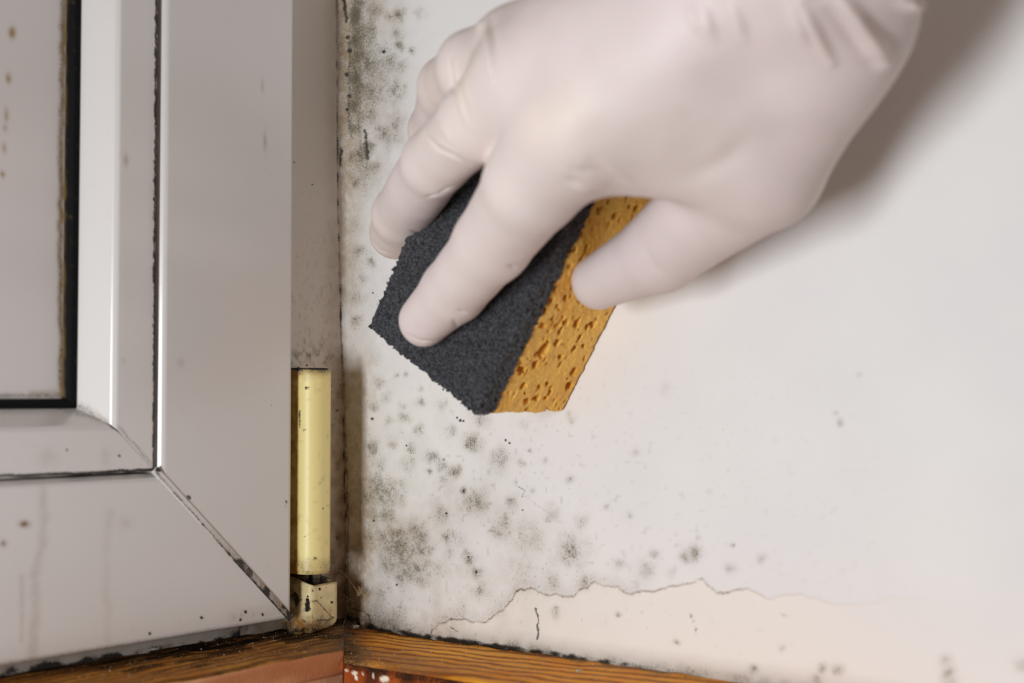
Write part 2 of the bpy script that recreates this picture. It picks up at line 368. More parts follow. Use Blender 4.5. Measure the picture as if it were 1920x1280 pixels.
zs = np.concatenate([np.linspace(-.012, .25, 640), np.linspace(.26, .6, 20)])
Yg, Zg = np.meshgrid(ys, zs, indexing='ij')
G = np.stack([np.zeros_like(Yg), Yg, Zg], -1)
q = G.reshape(-1, 3)
edge = np.interp(Zg, [0, .156, .24, .6], [.0012, -.0022, -.0048, -.006])
prof = np.exp(-(np.abs(np.minimum(Yg, 0))/.011)**1.6)
X = edge*prof + ((vn(q, 55)-.5)*.0016+(vn(q, 300, 4)-.5)*.0006).reshape(Yg.shape)*np.exp(-(np.abs(Yg)/.03)**2)
X += (vn(q, 14, 3)-.5).reshape(Yg.shape)*.0012
pxw, pyw, _ = pj(q); bare = ss(-2, 2, pyw-crack_y(pxw))*ss(806, 822, pxw)*ss(1900, 1300, pxw)
X += bare.reshape(Yg.shape)*.0007
G[..., 0] = X
tag(slab('wall_right', G, (.03, 0, 0), WALL, None, wall_dirt), kind='structure')

# ------------------------------------------------------------------ the window
win = empty('window_1', (-.1, 0, .002)); tag(win, kind='structure')
SY = -.015; X1 = -.0412; Z1 = .0075
def lin(a, b, step):
    n = max(2, int(abs(b-a)/step)+1); return np.linspace(a, b, n)
def leg(name, prof, side, mat, parent, dirtf, wf=None, top=.34, left=-.36, step=.0007):
    """sweep a profile of (inset, y) along the side or the bottom leg, mitred at the corner"""
    pts = []
    for (w0, y0), (w1, y1) in zip(prof[:-1], prof[1:]):
        n = max(2, int(math.hypot(w1-w0, y1-y0)/.0006)+1)
        for t in np.linspace(0, 1, n, endpoint=False): pts.append((w0+(w1-w0)*t, y0+(y1-y0)*t))
    pts.append(prof[-1]); pts = np.array(pts)
    L = (top if side == 'v' else X1-left)
    tt = np.concatenate([np.linspace(0, .72, int(.72*L/step)), np.linspace(.723, 1, 20)])
    w = pts[:, 0][None, :]; y = pts[:, 1][None, :]
    x_in = X1-w*(60/57.5); z_in = Z1+w*(55.3/57.5)
    if side == 'v':
        z = z_in+tt[:, None]*(top-z_in); G = np.stack([x_in+0*z, y+0*z, z], -1)
    else:
        x = x_in+tt[:, None]*(left-x_in); G = np.stack([x, y+0*x, z_in+0*x], -1)[::-1]
    return slab(name, G, (0, .012, 0) if not name.startswith('gasket') else (0, .004, 0), mat, parent, dirtf)
def dirtlist(spots=(), kl=(), ml=(), sl=(), sspots=(), extra=None, faint=0.):
    def f(V):
        px, py, w = pj(V); n2 = vn(V, 900, 5); n = vn(V, 300, 6)
        M = np.zeros(len(V)); K = M.copy(); S = M.copy(); B = M.copy()
        for x, y, r, s in spots:
            a = np.hypot(px-x+(n2-.5)*r, py-y+(n-.5)*r)/r; K = np.maximum(K, s*np.exp(-a**2*1.1))
        for x, y, rx, ry, s in sspots: S = np.maximum(S, s*np.exp(-((px-x)/rx)**2-((py-y)/ry)**2))
        for ln, wd_, s in kl:
            a = sdist(px+(n2-.5)*wd_*1.4, py+(n-.5)*wd_*1.4, ln)/wd_; K = np.maximum(K, s*np.exp(-a*a))
        for ln, wd_, s in ml:
            a = sdist(px+(n-.5)*wd_, py+(n2-.5)*wd_, ln)/wd_; M = np.maximum(M, s*np.exp(-a*a))
        for ln, wd_, s in sl:
            a = sdist(px+(n-.5)*wd_, py, ln)/wd_; S = np.maximum(S, s*np.exp(-a*a)*(.6+.6*vn(V, 60, 2)))
        if faint: M += faint*np.clip(vn(V, 700, 17)-.78, 0, 1)*4
        if extra: M, K, S, B = extra(V, px, py, M, K, S, B, n, n2)
        return np.stack([M, K, S, B], 1)
    return f
stile_d = dirtlist(spots=[(537,940,3.5,1.3),(536,950,2.5,1),(509,760,2.5,.9),(424,272,2.5,.6),(499,318,2.,.6),(354,932,4.5,1.3)],
    sspots=[(497,265,3,18,.5),(492,160,3,12,.4),(340,680,7,10,.25)], faint=.12,
    ml=[([(548,650),(549,1100)],3,.35),([(400,1000),(545,1160)],7,.35)])
rail_d = dirtlist(spots=[(378,1157,4,1.3),(281,1188,3.5,1.4),(460,1147,4,1.3),(451,1162,3.5,1.3),(492,1151,4,1.1),(222,1170,2.5,.8),(249,1172,2.5,.8),(247,1182,2,.7),(418,1152,3,.5),(71,912,3,.6),(327,922,2.5,.9)],
    sspots=[(46,982,9,6,1.7),(7,1019,6,6,1.),(233,980,14,12,.18)],
    sl=[([(82,920),(80,1020),(66,1080),(62,1230)],10,.24),([(42,1080),(40,1200)],5,.2),([(205,960),(200,1060),(202,1200)],9,.14)], faint=.12,
    ml=[([(0,1244),(300,1198),(545,1158)],4,.5),([(0,898),(290,882)],3,.35),([(440,1160),(545,1140)],14,.3)])
r = .0012
prof_s = [(0, -.001), (0, SY+r), (r*.3, SY+r*.3), (r, SY), (.0534, SY), (.0543, SY+.0005), (.0557, SY+.0026), (.0560, SY+.0050), (.0560, -.001)]
leg('sash_stile', prof_s, 'v', PVC, win, stile_d)
leg('sash_rail', prof_s, 'h', PVC, win, rail_d)
# glazing beads
def bead(side):
    a = .0566
    pr = [(a, -.004), (a, SY+.0014), (a+.0008, SY+.0006), (a+.0143, SY+.0008), (a+.0156, SY+.0018), (a+.0212, SY+.0122), (a+.0213, SY+.0145)]
    if side == 'v': d = dirtlist(spots=[(286,779,2.5,1.),(276,753,2,.5),(232,785,2,.4)], kl=[([(294,-20),(290,500),(289,880)],3.4,1.2)],
        ml=[([(150,762),(200,790)],7,.7),([(222,800),(285,870)],3,.7)], sspots=[(236,300,5,12,.45),(232,676,4,5,.35),(285,400,6,300,.15)], faint=.08)
    else: d = dirtlist(spots=[(224,855,3.5,1.2),(126,844,3.5,.9),(167,829,2.5,.5)], kl=[([(-20,893),(200,885),(290,880)],3.2,1.2),([(156,764),(195,787),(240,818),(292,876)],4,1.2)],
        ml=[([(100,762),(190,785)],6,.6)], sspots=[(90,860,20,20,.2),(200,860,10,20,.2)], faint=.1)
    leg('glazing_bead', pr, side, PVC, win, d)
bead('v'); bead('h')
def gask(side):
    a = .0778
    pr = [(a, SY+.018), (a, SY+.0118), (a+.0006, SY+.0114), (a+.0022, SY+.0118), (a+.0030, SY+.0135), (a+.0032, SY+.018)]
    d = dirtlist(ml=[([(120,-20),(117,400),(116,740)],4.5,1.1)], kl=[], faint=.25)
    leg('gasket', pr, side, RUB, win, d)
gask('v'); gask('h')
px0 = X1-.0804*(60/57.5); pz0 = Z1+.0804*(55.3/57.5)
xs = lin(px0+.002, -.22, .0007); zz = lin(pz0-.002, .30, .0007)
A, B = np.meshgrid(xs, zz, indexing='ij')
pan_d = dirtlist(spots=[(76,628,2,.7)], ml=[([(116,-20),(112,400),(116,740)],4.5,.9),([(-20,741),(118,741)],4,.9)],
    sl=[([(121,-20),(114,500),(116,742)],5,1.3),([(60,738),(118,735)],6,.6)],
    sspots=[(23,61,6,10,1.8),(16,146,5,9,1.6),(12,215,4,13,1.2),(8,278,4,9,1.),(5,327,4,6,1.7),(10,240,4,7,.9)])
slab('infill_panel', np.stack([A, 0*A+SY+.0150, B], -1), (0, .006, 0), PANEL, win, pan_d)
# weld seam across the mitre
s0 = np.array([X1-.0572*(60/57.5), SY-.0, Z1+.0572*(55.3/57.5)]); s1 = np.array([X1-.0004, SY, Z1+.0004])
nl, nw = 260, 17
t = np.linspace(0, 1, nl)[:, None]; u = np.linspace(-1, 1, nw)[None, :]
dirn = (s1-s0)/np.linalg.norm(s1-s0); per = np.array([-dirn[2], 0, dirn[0]])*-1
wid = .0013
base = s0[None, None]+t[..., None]*(s1-s0)+u[..., None]*per*wid
hgt = np.interp(np.abs(u[0]), [0, .3, .75, .86, 1], [.0003, .00032, .0004, .0003, 0])[None, :]+0*t
base[..., 1] -= hgt+.00002
def seam_d(V):
    px, py, w = pj(V); al = ss(340, 540, px); n = vn(V, 900, 3); n2 = vn(V, 400, 8)
    side = sdist(px, py, [(292, 884), (540, 1162)]); side2 = sdist(px, py, [(304, 880), (548, 1148)])
    K = np.maximum(np.exp(-(side/3.2)**2)*(.55+.4*al), np.exp(-(side2/2.)**2)*(.15+.6*al))*(.5+n)
    K = np.maximum(K, 1.4*np.exp(-(np.hypot(px-355, py-934)/5)**2)); K = np.maximum(K, 1.3*np.exp(-(np.hypot(px-297, py-878)/8)**2))
    K = np.maximum(K, np.clip(n2-.36, 0, 1)*3.*al)
    M = al*(.5+.5*n); return np.stack([M, K, al*.8, 0*al], 1)
slab('weld_seam', base[:, ::-1], (0, .0006, 0), PVC, win, seam_d)
# fixed frame: upright and bottom
def fr_extra(V, px, py, M, K, S, B, n, n2):
    c = ss(590, 640, px)*ss(300, 900, py); S = S+.55*c*(.5+n)+.3*ss(600, 640, px)
    M = M+.42*np.clip(vn(V, 800, 7)-.62, 0, 1)*4*ss(250, 640, py)+.25*c*n
    M = M+.6*np.exp(-((py-668)/26.)**2)*(px < 625)*np.clip(vn(V, 600, 1)-.4, 0, 1)*3
    M = M+.5*ss(1000, 1130, py)*n*1.4; S = S+.6*ss(1000, 1150, py)
    K = np.maximum(K, .5*np.clip(vn(V, 700, 27)-.75, 0, 1)*5*ss(300, 900, py))
    edge = np.interp(py, [0, 400, 700, 1160], [631, 634, 642, 652]); K = np.maximum(K, .75*np.exp(-((px-edge)/3.)**2)*(.4+n)); return M, K, S, B
A, B = np.meshgrid(lin(.012, -.052, .0005), lin(-.004, .30, .0005), indexing='ij')
G = np.stack([A, 0*A, B], -1)
slab('frame_upright', G, (0, .05, 0), PVCF, win, dirtlist(spots=[(552,304,2.5,.9),(586,346,2.5,1.),(632,768,3,1),(703,785,3,1),(633,1008,3,.9),(575,684,2.5,1.2),(560,690,3,1.2)], extra=fr_extra))
def frb_extra(V, px, py, M, K, S, B, n, n2):
    yt = np.interp(px, [0, 300, 500, 560], [1266, 1224, 1184, 1172])
    b = np.exp(-((py-yt)/13.)**2); K = np.maximum(K, b*(vn(V, 260, 3)*2.2-.3)); M = M+.6*b*n*1.3+.5*ss(380, 520, px)*n*1.5
    K = np.maximum(K, ss(430, 520, px)*(.2+.9*n)); S = S+.25+.5*ss(380, 500, px); return M, K, S, B
A, B = np.meshgrid(lin(-.052, -.30, .0006), lin(-.004, .03, .0005), indexing='ij')
slab('frame_sill', np.stack([A, 0*A-.0002, B], -1), (0, .05, 0), PVCF, win, dirtlist(extra=frb_extra))

# ------------------------------------------------------------------ hinge
hg = empty('window_hinge', (-.028, -.006, .0022)); tag(hg, 'yellowed cream plastic hinge with chipped corner cap on the white window frame', 'hinge')
def hinge_cover():
    xr = P(620, 900, 1, -.0185)[0]; xl = P(557, 900, 1, -.0125)[0]
    y0, y1 = 0., -.0195; rc = .0042; pts = []
    pts += [(xr+.0012, y0+.001), (xr+.0004, y1+.0028)]
    for an in np.linspace(0, 90, 8): pts.append((xr-.0018+.0018*math.cos(math.radians(an))+.0, y1+.0018-.0018*math.sin(math.radians(an))))
    for an in np.linspace(0, 90, 12): pts.append((xl+.0062-.0062*math.sin(math.radians(an)), y1+.0058-.0058*math.cos(math.radians(an))))
    pts += [(xl, y0+.001)]
    # resample
    q = [pts[0]]
    for a, b in zip(pts[:-1], pts[1:]):
        n = max(1, int(math.hypot(b[0]-a[0], b[1]-a[1])/.0005))
        for k in range(1, n+1): q.append((a[0]+(b[0]-a[0])*k/n, a[1]+(b[1]-a[1])*k/n))
    q = np.array(q); c = np.array([(xr+xl)/2, -.003])
    z0, z1 = .0225, .0962
    zs = np.concatenate([z0+.0012*(1-np.cos(np.linspace(0, math.pi/2, 5))), lin(z0+.0016, z1-.0022, .0006), z1-.002*(1-np.sin(np.linspace(0, math.pi/2, 6)))])
    G = []
    for z in zs:
        k = 1.; e = max(0, z-(z1-.002))/.002; k = 1-.10*(1-math.sqrt(max(0, 1-e*e)))
        e2 = max(0, (z0+.0012)-z)/.0012; k *= 1-.03*e2
        G.append(np.stack([c[0]+(q[:, 0]-c[0])*k, np.where(q[:, 1] < -.001, q[:, 1]*k, q[:, 1]), np.full(len(q), z)], 1))
    G = np.array(G); nu, nv = G.shape[:2]
    V = G.reshape(-1, 3); Fs = [tuple(t) for t in gridfaces(nu, nv)]
    Fs.append(tuple(range(nv))[::-1] if True else 0); Fs.append(tuple((nu-1)*nv+k for k in range(nv)))
    Fs = [t[::-1] for t in Fs]
    def ex(V, px, py, M, K, S, B, n, n2):
        K = np.maximum(K, .9*ss(697, 690, py)*(.5+n)); M = M+.9*ss(708, 692, py)*n*1.6+.5*ss(730, 695, py)*np.clip(vn(V, 500, 2)-.5, 0, 1)*3
        M = M+.45*ss(1035, 1062, py)*n*1.5; S = S+.9*ss(563, 556, px)+.5*ss(716, 694, py)+.4*ss(1040, 1065, py)  # stained ends; the left edge is painted shade of the gap beside the sash
        M = M+.4*np.clip(vn(V, 600, 9)-.74, 0, 1)*5; return M, K, S, B
    d = dirtlist(spots=[(574,726,4,1.2),(570,805,3,1.2),(605,952,2.5,1.1),(572,1006,2.,.9),(592,1046,5,.9)], kl=[([(561,770),(562,800)],2,.8),([(565,1055),(570,1070)],1.5,.6)], extra=ex)(V)
    o = mk('hinge_cover', V, Fs, CREAM, hg, True, d); o['label'] = 'long yellowed cream cover'
hinge_cover()
def rbox(g, lo, hi, r):
    c = [(a+b)/2 for a, b in zip(lo, hi)]; h = [(b-a)/2-r for a, b in zip(lo, hi)]
    q = [np.abs(g[i]-c[i])-h[i] for i in range(3)]
    return np.sqrt(sum(np.maximum(v, 0)**2 for v in q))+np.minimum(np.maximum(np.maximum(q[0], q[1]), q[2]), 0)-r
def hinge_cap():
    yf = -.0165; xa = P(583, 1120, 1, yf)[0]; xb = P(637, 1120, 1, yf)[0]
    g = grid3((xa-.008, yf-.006, -.003), (xb+.003, .003, .025), .0003)
    s = rbox(g, (xa, yf, .0010), (xb, .001, .0212), .0024)
    foot = cap(g, (xa+.002, yf+.0055, .0060), (xa-.0032, yf+.0040, .0036), .0046, .0030)
    s = smin(s, foot, .003)
    s = np.maximum(s, -(g[2]-.0012)); s = np.maximum(s, (.0010+(g[0]-xa)*.17-g[2])*.95)
    zb = .0010+(g[0]-xa)*.17; rr_ = .0042
    s = np.maximum(s, np.where((g[0] > xb-rr_) & (g[2] < zb+rr_), np.hypot(g[0]-(xb-rr_), g[2]-(zb+rr_))-rr_, -1.)+0*g[1])
    cut = rbox(g, (xa+.0022, yf+.002, .0075), (xb-.0016, .004, .03), .0012)
    s = np.maximum(s, -cut)
    zt = P(612, 1096, 1, yf)[2]; slope = (g[2]-zt)+(g[0]-xa-.008)*-.03-(g[1]-yf)*.22+np.maximum(0, .003-(g[0]-xa))*-.3; s = np.maximum(s, slope)
    hole = np.sqrt((g[1]-(yf+.0085))**2+((g[2]-.0125)*.72)**2)-.0021+0*g[0]; s = np.maximum(s, -np.maximum(hole, g[0]-(xa+.006)))
    # chip with a torn outline on the rounded corner
    V0 = W(577, 1128, 0); pc = P(577, 1126, 1, yf+.0009); tri = cap(g, pc+np.array([0, 0, -.0022]), pc+np.array([0, 0, .0034]), .0011, .0004)
    s = np.maximum(s, -tri)
    V, Q = nets(s.astype(np.float32), (xa-.008, yf-.006, -.003), .0003)
    def ex(V, px, py, M, K, S, B, n, n2):
        M = M+.75*ss(1152, 1182, py)*n*1.6+.6*ss(572, 553, px)*n*1.6+.5*ss(1100, 1086, py)*n*1.5+.5*np.clip(vn(V, 700, 9)-.66, 0, 1)*5
        K = np.maximum(K, ss(1150, 1185, py)*(vn(V, 700, 3)*1.5-.2)*.9); K = np.maximum(K, .7*ss(1099, 1090, py)*(vn(V, 500, 3)*1.3))
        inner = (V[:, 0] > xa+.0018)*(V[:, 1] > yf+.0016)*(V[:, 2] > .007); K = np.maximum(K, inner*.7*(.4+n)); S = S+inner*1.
        S = S+.25+.5*ss(575, 560, px)+.9*ss(1155, 1180, py); M = M+.35*np.clip(vn(V, 350, 19)-.4, 0, 1)*2; y = ss(1128+.35*(620-px)*-1, 1140, py)*(px > 585); S = S+.25*y*(px < 622); return M, K, S, B
    d = dirtlist(spots=[(600,1103,4,1),(622,1128,3.5,1),(602,1121,2,1),(586,1107,3,.8),(577,1118,2.5,1.5),(577,1125,4,1.8),(576,1133,6,2.),(576,1139,6,1.9)],
        kl=[([(585,1127),(594,1127),(604,1136),(613,1147),(623,1157)],1.6,.75),([(586,1152),(586,1159)],1.6,.6),([(566,1161),(573,1165)],1.5,.8),([(594,1163),(612,1163),(625,1156)],3,.7)], extra=ex)(V)
    o = mk('corner_cap', V, Q, CREAM2, hg, True, d); o['label'] = 'chipped dirty cream corner cap'
hinge_cap()
pc = P(591, 1085, 1, -.0065)
V, Fc = tube([(pc[0], -.0065, .009), (pc[0], -.0065, .012), (pc[0], -.0065, .0225), (pc[0], -.0065, .03)], [.0024, .0024, .0024, .0024], 20)
mk('hinge_pin', V, Fc, METAL, hg)['label'] = 'grimy grey metal pin'
V, Fc = tube([(pc[0]-.0055, -.0045, .0185), (pc[0]-.0055, -.0045, .0215)], [.0030, .0036], 16)
mk('washer', V, Fc, METAL, hg)

# ------------------------------------------------------------------ wooden ledges
def ledge(name, axis, prof, mat, z0, dirtf, parent=None, length=.32, off=0.):
    """profile of (out, z) swept along x (left ledge, out=-y) or along y (right ledge, out=-x); mitred"""
    pts = []
    for (a0, b0), (a1, b1) in zip(prof[:-1], prof[1:]):
        n = max(2, int(math.hypot(a1-a0, b1-b0)/.0007)+1)
        for t in np.linspace(0, 1, n, endpoint=False): pts.append((a0+(a1-a0)*t, b0+(b1-b0)*t))
    pts.append(prof[-1]); pts = np.array(pts)
    out = pts[:, 0][None, :]; z = pts[:, 1][None, :]+z0
    tt = np.linspace(0, 1, int(length/.0008))[:, None]
    st = out-.0; s = st+tt*(length-st)
    if axis == 'x': G = np.stack([-s, -out+0*s, z+0*s], -1)
    else: G = np.stack([-out+0*s, -s, z+0*s], -1)[::-1]
    q = G.reshape(-1, 3); G[..., 2] += ((vn(q, 120, 2)-.5)*.0008+(vn(q, 700, 3)-.5)*.00025).reshape(G.shape[:2])
    return slab(name, G[:, ::-1], (0, 0, -.004) if prof[-1][0] > .03 and prof[0][0] < .01 else ((0, .02, 0) if axis == 'x' else (.02, 0, 0)), mat, parent, dirtf)
def lt(V, px, py, M, K, S, B, n, n2):
    yw = np.interp(px, [0, 300, 500, 650], [1266, 1224, 1184, 1165])
    dd = py-yw; st = vn(V*np.array([.22, 1, 1]), 420, 3)
    K = np.maximum(K, np.exp(-(dd/17.)**2)*(.3+.9*st)+.55*np.clip(st-.45, 0, 1)*3*ss(100, 400, px)); K = np.maximum(K, ss(430, 600, px)*(.35+.45*n)*ss(1230, 1185, py))
    M = M+.25+.5*(st-.4)+.3*ss(400, 620, px); K = np.maximum(K, .75*ss(.45, .6, vn(V*np.array([.3, 1, 1]), 300, 33))*ss(0, 300, px)*ss(60, 20, dd))
    M = M+.5*np.exp(-(np.hypot((px-655)/40., (py-1195)/30.))**2); S = S+.5*ss(300, 600, px)+.25; return M, K, S, B
l1 = ledge('trim_1', 'x', [(.0, 0), (.040, 0), (.0425, -.0004), (.0437, -.0012)], WOODL, .0012, dirtlist(extra=lt)); tag(l1, kind='structure')
def lf(V, px, py, M, K, S, B, n, n2): return M+.12*n+.4*ss(600, 655, px)*n, np.maximum(K, .45*ss(-.0085, -.009, V[:, 2])), S+.15, B
l1b = ledge('trim_2', 'x', [(.0437, -.0012), (.0440, -.0024), (.0440, -.0088), (.0432, -.0094)], WOODLF, .0012, dirtlist(extra=lf)); tag(l1b, kind='structure')
def lf2(V, px, py, M, K, S, B, n, n2): return M+.15*n, K, S+.3, B
l1c = ledge('trim_3', 'x', [(.0425, -.0093), (.0425, -.05)], WOODLF, .0012, dirtlist(extra=lf2)); tag(l1c, kind='structure')
def rt(V, px, py, M, K, S, B, n, n2):
    yw = np.interp(px, [650, 704, 948, 1312], [1165, 1182, 1216, 1267]); dd = py-yw
    K = np.maximum(K, np.exp(-(dd/7.)**2)*(.4+.6*n)*ss(1150, 950, px)); M = M+.7*np.exp(-(dd/12.)**2)*n+.75*ss(30, 45, dd)*(.4+.6*n)*ss(900, 760, px)+.8*ss(715, 665, px)
    K = np.maximum(K, ss(690, 655, px)*(.3+.5*n)); S = S+.4*ss(24, 40, dd)*ss(1000, 700, px); M = M+.6*np.exp(-(dd/8.)**2)*ss(900, 1100, px)*n*1.5; return M, K, S, B
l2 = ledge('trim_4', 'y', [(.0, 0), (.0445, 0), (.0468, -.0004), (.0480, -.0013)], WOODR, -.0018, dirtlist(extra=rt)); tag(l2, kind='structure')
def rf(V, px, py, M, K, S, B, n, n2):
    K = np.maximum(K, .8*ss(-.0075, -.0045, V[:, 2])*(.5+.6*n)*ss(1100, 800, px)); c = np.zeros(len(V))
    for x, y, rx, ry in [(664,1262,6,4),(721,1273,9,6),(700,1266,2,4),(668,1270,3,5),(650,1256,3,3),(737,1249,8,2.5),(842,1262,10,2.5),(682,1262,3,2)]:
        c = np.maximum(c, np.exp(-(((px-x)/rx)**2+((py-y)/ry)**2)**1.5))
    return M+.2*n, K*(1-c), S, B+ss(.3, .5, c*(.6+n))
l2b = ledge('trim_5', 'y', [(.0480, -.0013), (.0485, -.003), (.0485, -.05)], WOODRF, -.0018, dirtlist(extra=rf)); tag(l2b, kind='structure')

# ------------------------------------------------------------------ sponge
TY = .038; TP = .0085
Ep = P(1055, 775, 0, 0); Bp = P(925, 775, 0, -TY); Ap = P(690, 612, 0, -TY-TP)
Bq = np.array([-TY, (Ep[1]+Bp[1])/2, (Ep[2]+Bp[2])/2])
vv = Ap-Bq; vv[0] = 0; SW = np.linalg.norm(vv); vv /= SW
uu = np.array([0, -vv[2], vv[1]]); uu *= np.sign(uu[2]) or 1
if uu[2] < 0: uu = -uu
nn = np.array([-1., 0, 0]); SL = .086
O_ = np.array([0, Bq[1], Bq[2]])
sp = empty('sponge', tuple(O_)); tag(sp, 'two layer cleaning sponge, black scouring face and porous ochre body, pressed against mouldy wall', 'sponge')
def to_world(V): return O_+V[:, 0:1]*uu+V[:, 1:2]*vv+V[:, 2:3]*nn
def to_local(q):
    q = np.asarray(q)-O_; return np.array([q@uu, q@vv, q@nn])
def pix_side(x, y):
    r = ray(x, y); t = ((O_-CC)@vv)/(r@vv); return to_local(CC+r*t)
def foam():
    h = .0004; lo = (-.003, -.003, -.001); g = grid3(lo, (SL+.003, SW+.003, TY+.002), h)
    s = rbox(g, (0, 0, .0006), (SL, SW, TY), .0012)
    pores = [(1021,654,9,19,1),(1007,665,4,5,1),(1035,597,5,6,1),(1062,605,6,8,1),(1083,604,5,11,1),(1115,607,5,10,1),(1103,612,4,9,.8),(1051,621,5,9,1),(1086,634,5,11,1),(1045,643,5,8,1),(1076,654,6,9,.5),(1094,650,4,5,1),(1051,669,5,7,.8),(1075,697,6,11,1),(1066,723,8,12,1),(1004,684,6,9,1),(980,695,7,11,1),(981,725,7,7,.9),(1009,728,5,7,1),(1026,720,5,6,.8),(1030,737,5,6,.8),(986,753,8,9,.5),(1007,747,5,7,.8),(1017,611,7,7,.5),(1031,566,6,9,1),(1020,584,5,9,.8),(1046,574,4,5,1),(1050,684,4,7,.6),(984,737,4,4,.8),(1125,394,6,10,1),(1177,366,6,8,1),(1078,468,5,8,1),(1154,405,6,8,1),(1107,415,3,5,1),(1060,560,4,7,.8),(1040,545,4,6,.7),(1050,515,4,7,.7),(1068,500,3,5,.7),(1090,440,4,6,.8),(1140,380,4,6,.8),(1195,390,6,9,1)]
    holes = []
    for x, y, rx, ry, dp in pores:
        c = pix_side(x, y); k = .00017; holes.append((c[0], c[2], rx*k*1.5, ry*k*1.05, .0055*dp*min(1, rx/5)))
    rr = np.random.default_rng(5)
    for _ in range(130):
        holes.append((rr.uniform(0, SL), rr.uniform(.001, TY-.001), rr.uniform(.0005, .0008), rr.uniform(.0005, .001), rr.uniform(.0009, .002)))
    ax0 = g[0][:, 0, 0]; ax2 = g[2][0, 0, :]
    for cu, cn, rn, ru, dp in holes:
        # pores stand upright in the photograph: long axis mostly along u, slightly sheared
        R_ = max(rn, ru)*1.7+.001
        i0, i1 = np.searchsorted(ax0, (cu-R_, cu+R_)); k0, k1 = np.searchsorted(ax2, (cn-R_, cn+R_)); j1 = int((dp+.006)/h)
        if i1-i0 < 1 or k1-k0 < 1: continue
        U = g[0][i0:i1]-cu; N = g[2][:, :, k0:k1]-cn; Vv = g[1][:, :j1]
        a, b = 1., 0.
        e1 = (U*a-N*b)/ru; e2 = (U*b+N*a)/rn; e3 = Vv/dp
        e = np.sqrt(e1**2+e2**2+e3**2); hs = (e-1)*min(rn, ru, dp)
        s[i0:i1, :j1, k0:k1] = np.maximum(s[i0:i1, :j1, k0:k1], -hs)
    # scattered pores and ragged surface on every face
    pts = np.stack(np.broadcast_arrays(g[0], g[1], g[2]), -1)
    band = np.abs(s) < .0016; qq = pts[band]
    s[band] += (vn(qq, 1100, 1)-.5)*.0006+(vn(qq, 300, 2)-.5)*.0005
    V, Q = nets(s.astype(np.float32), lo, h)
    V = to_world(V); V[:, 0] = np.minimum(V[:, 0], -.0003)
    o = mk('sponge_body', V, Q, FOAM, sp); o['label'] = 'porous ochre sponge body'
foam()
def pad():
    h = .0005; lo = (-.003, -.003, TY-.003); g = grid3(lo, (SL+.003, SW+.003, TY+TP+.003), h)
    s = rbox(g, (0, -.0003, TY+.0002), (SL, SW, TY+TP), .0008)
    pts = np.stack(np.broadcast_arrays(g[0], g[1], g[2]), -1); band = np.abs(s) < .0016; qq = pts[band]
    s[band] += (vn(qq, 1400, 1)-.5)*.0019-.0001+(vn(qq, 250, 2)-.5)*.0006
    V, Q = nets(s.astype(np.float32), lo, h)
    o = mk('scouring_pad', to_world(V), Q, PAD, sp); o['label'] = 'black abrasive pad'
pad()

# ------------------------------------------------------------------ gloved hand
def rpx(px, pt):   # a radius given as it shows in the photograph, in metres at that point
    return px/f_*pj(pt)[2]
def J(x, y, mm, r):
    q = W(x, y, mm); return (q, rpx(r, q))
HANDJ = dict(
 i=[J(1075, 240, 88, 92), J(998, 345, 80, 92), J(922, 455, 66, 73), J(850, 545, 57, 60), J(797, 601, 53, 50)],
 m=[J(985, 150, 88, 82), J(895, 230, 84, 76), J(815, 305, 72, 63), J(754, 402, 42, 55), J(741, 438, 30, 50)],
 r=[J(960, 100, 78, 76), J(890, 128, 73, 72), J(843, 163, 58, 58), J(820, 245, 36, 53), J(835, 300, 22, 46)],
 p=[J(1010, 55, 54, 62), J(910, 110, 40, 50), J(880, 190, 26, 46), J(890, 240, 18, 42)],
 t=[J(1560, 60, 62, 130), J(1425, 312, 46, 118), J(1240, 470, 32, 76), J(1122, 530, 28, 53)])
PALM = [(J(1075, 240, 87, 88), J(1480, -100, 88, 105)), (J(1000, 140, 88, 82), J(1500, -150, 84, 105)),
        (J(990, 95, 79, 78), J(1500, -210, 75, 98)), (J(1040, 60, 58, 72), J(1500, -255, 56, 92)),
        (J(1150, 285, 70, 66), J(1420, 290, 56, 95)), (J(1130, 225, 82, 70), J(1330, 210, 66, 92)), (J(1300, 130, 78, 100), J(1500, 120, 66, 110)),
        (J(1500, -60, 80, 120), J(1560, 40, 62, 130)),
        (J(1510, -120, 82, 125), J(1720, -420, 95, 140)), (J(1580, -60, 74, 125), J(1800, -380, 90, 135))]
def hand_field(g, grow=0.):
    s = None
    for (a, ra), (b, rb) in PALM:
        c = cap(g, a, b, ra, rb); s = c if s is None else smin(s, c, .016)
    out = s
    for k in 'pmrit':
        ch = HANDJ[k]; fg = None
        for (a, ra), (b, rb) in zip(ch[:-1], ch[1:]):
            c = cap(g, a, b, ra, rb); fg = c if fg is None else smin(fg, c, .0025)
        w = smin(s, fg, .010 if k != 't' else .010)
        out = smin(out, w, .0012)
    return out-grow
def bounds():
    pts = [a for ch in HANDJ.values() for a, r_ in ch]
    pts = np.array(pts); return pts
lo = np.array([-.140, -.375, .085]); hi = np.array([.002, -.03, .345])
allp = np.array([q for ch in HANDJ.values() for q, r_ in ch]); print('hand joints', allp.min(0), allp.max(0))
pe = np.array([q for pr in PALM for q, r_ in pr]); print('palm', pe.min(0), pe.max(0))
HH = .001
g = grid3(lo, hi, HH)
s = hand_field(g).astype(np.float32)
V, Q = nets(s, lo, HH)
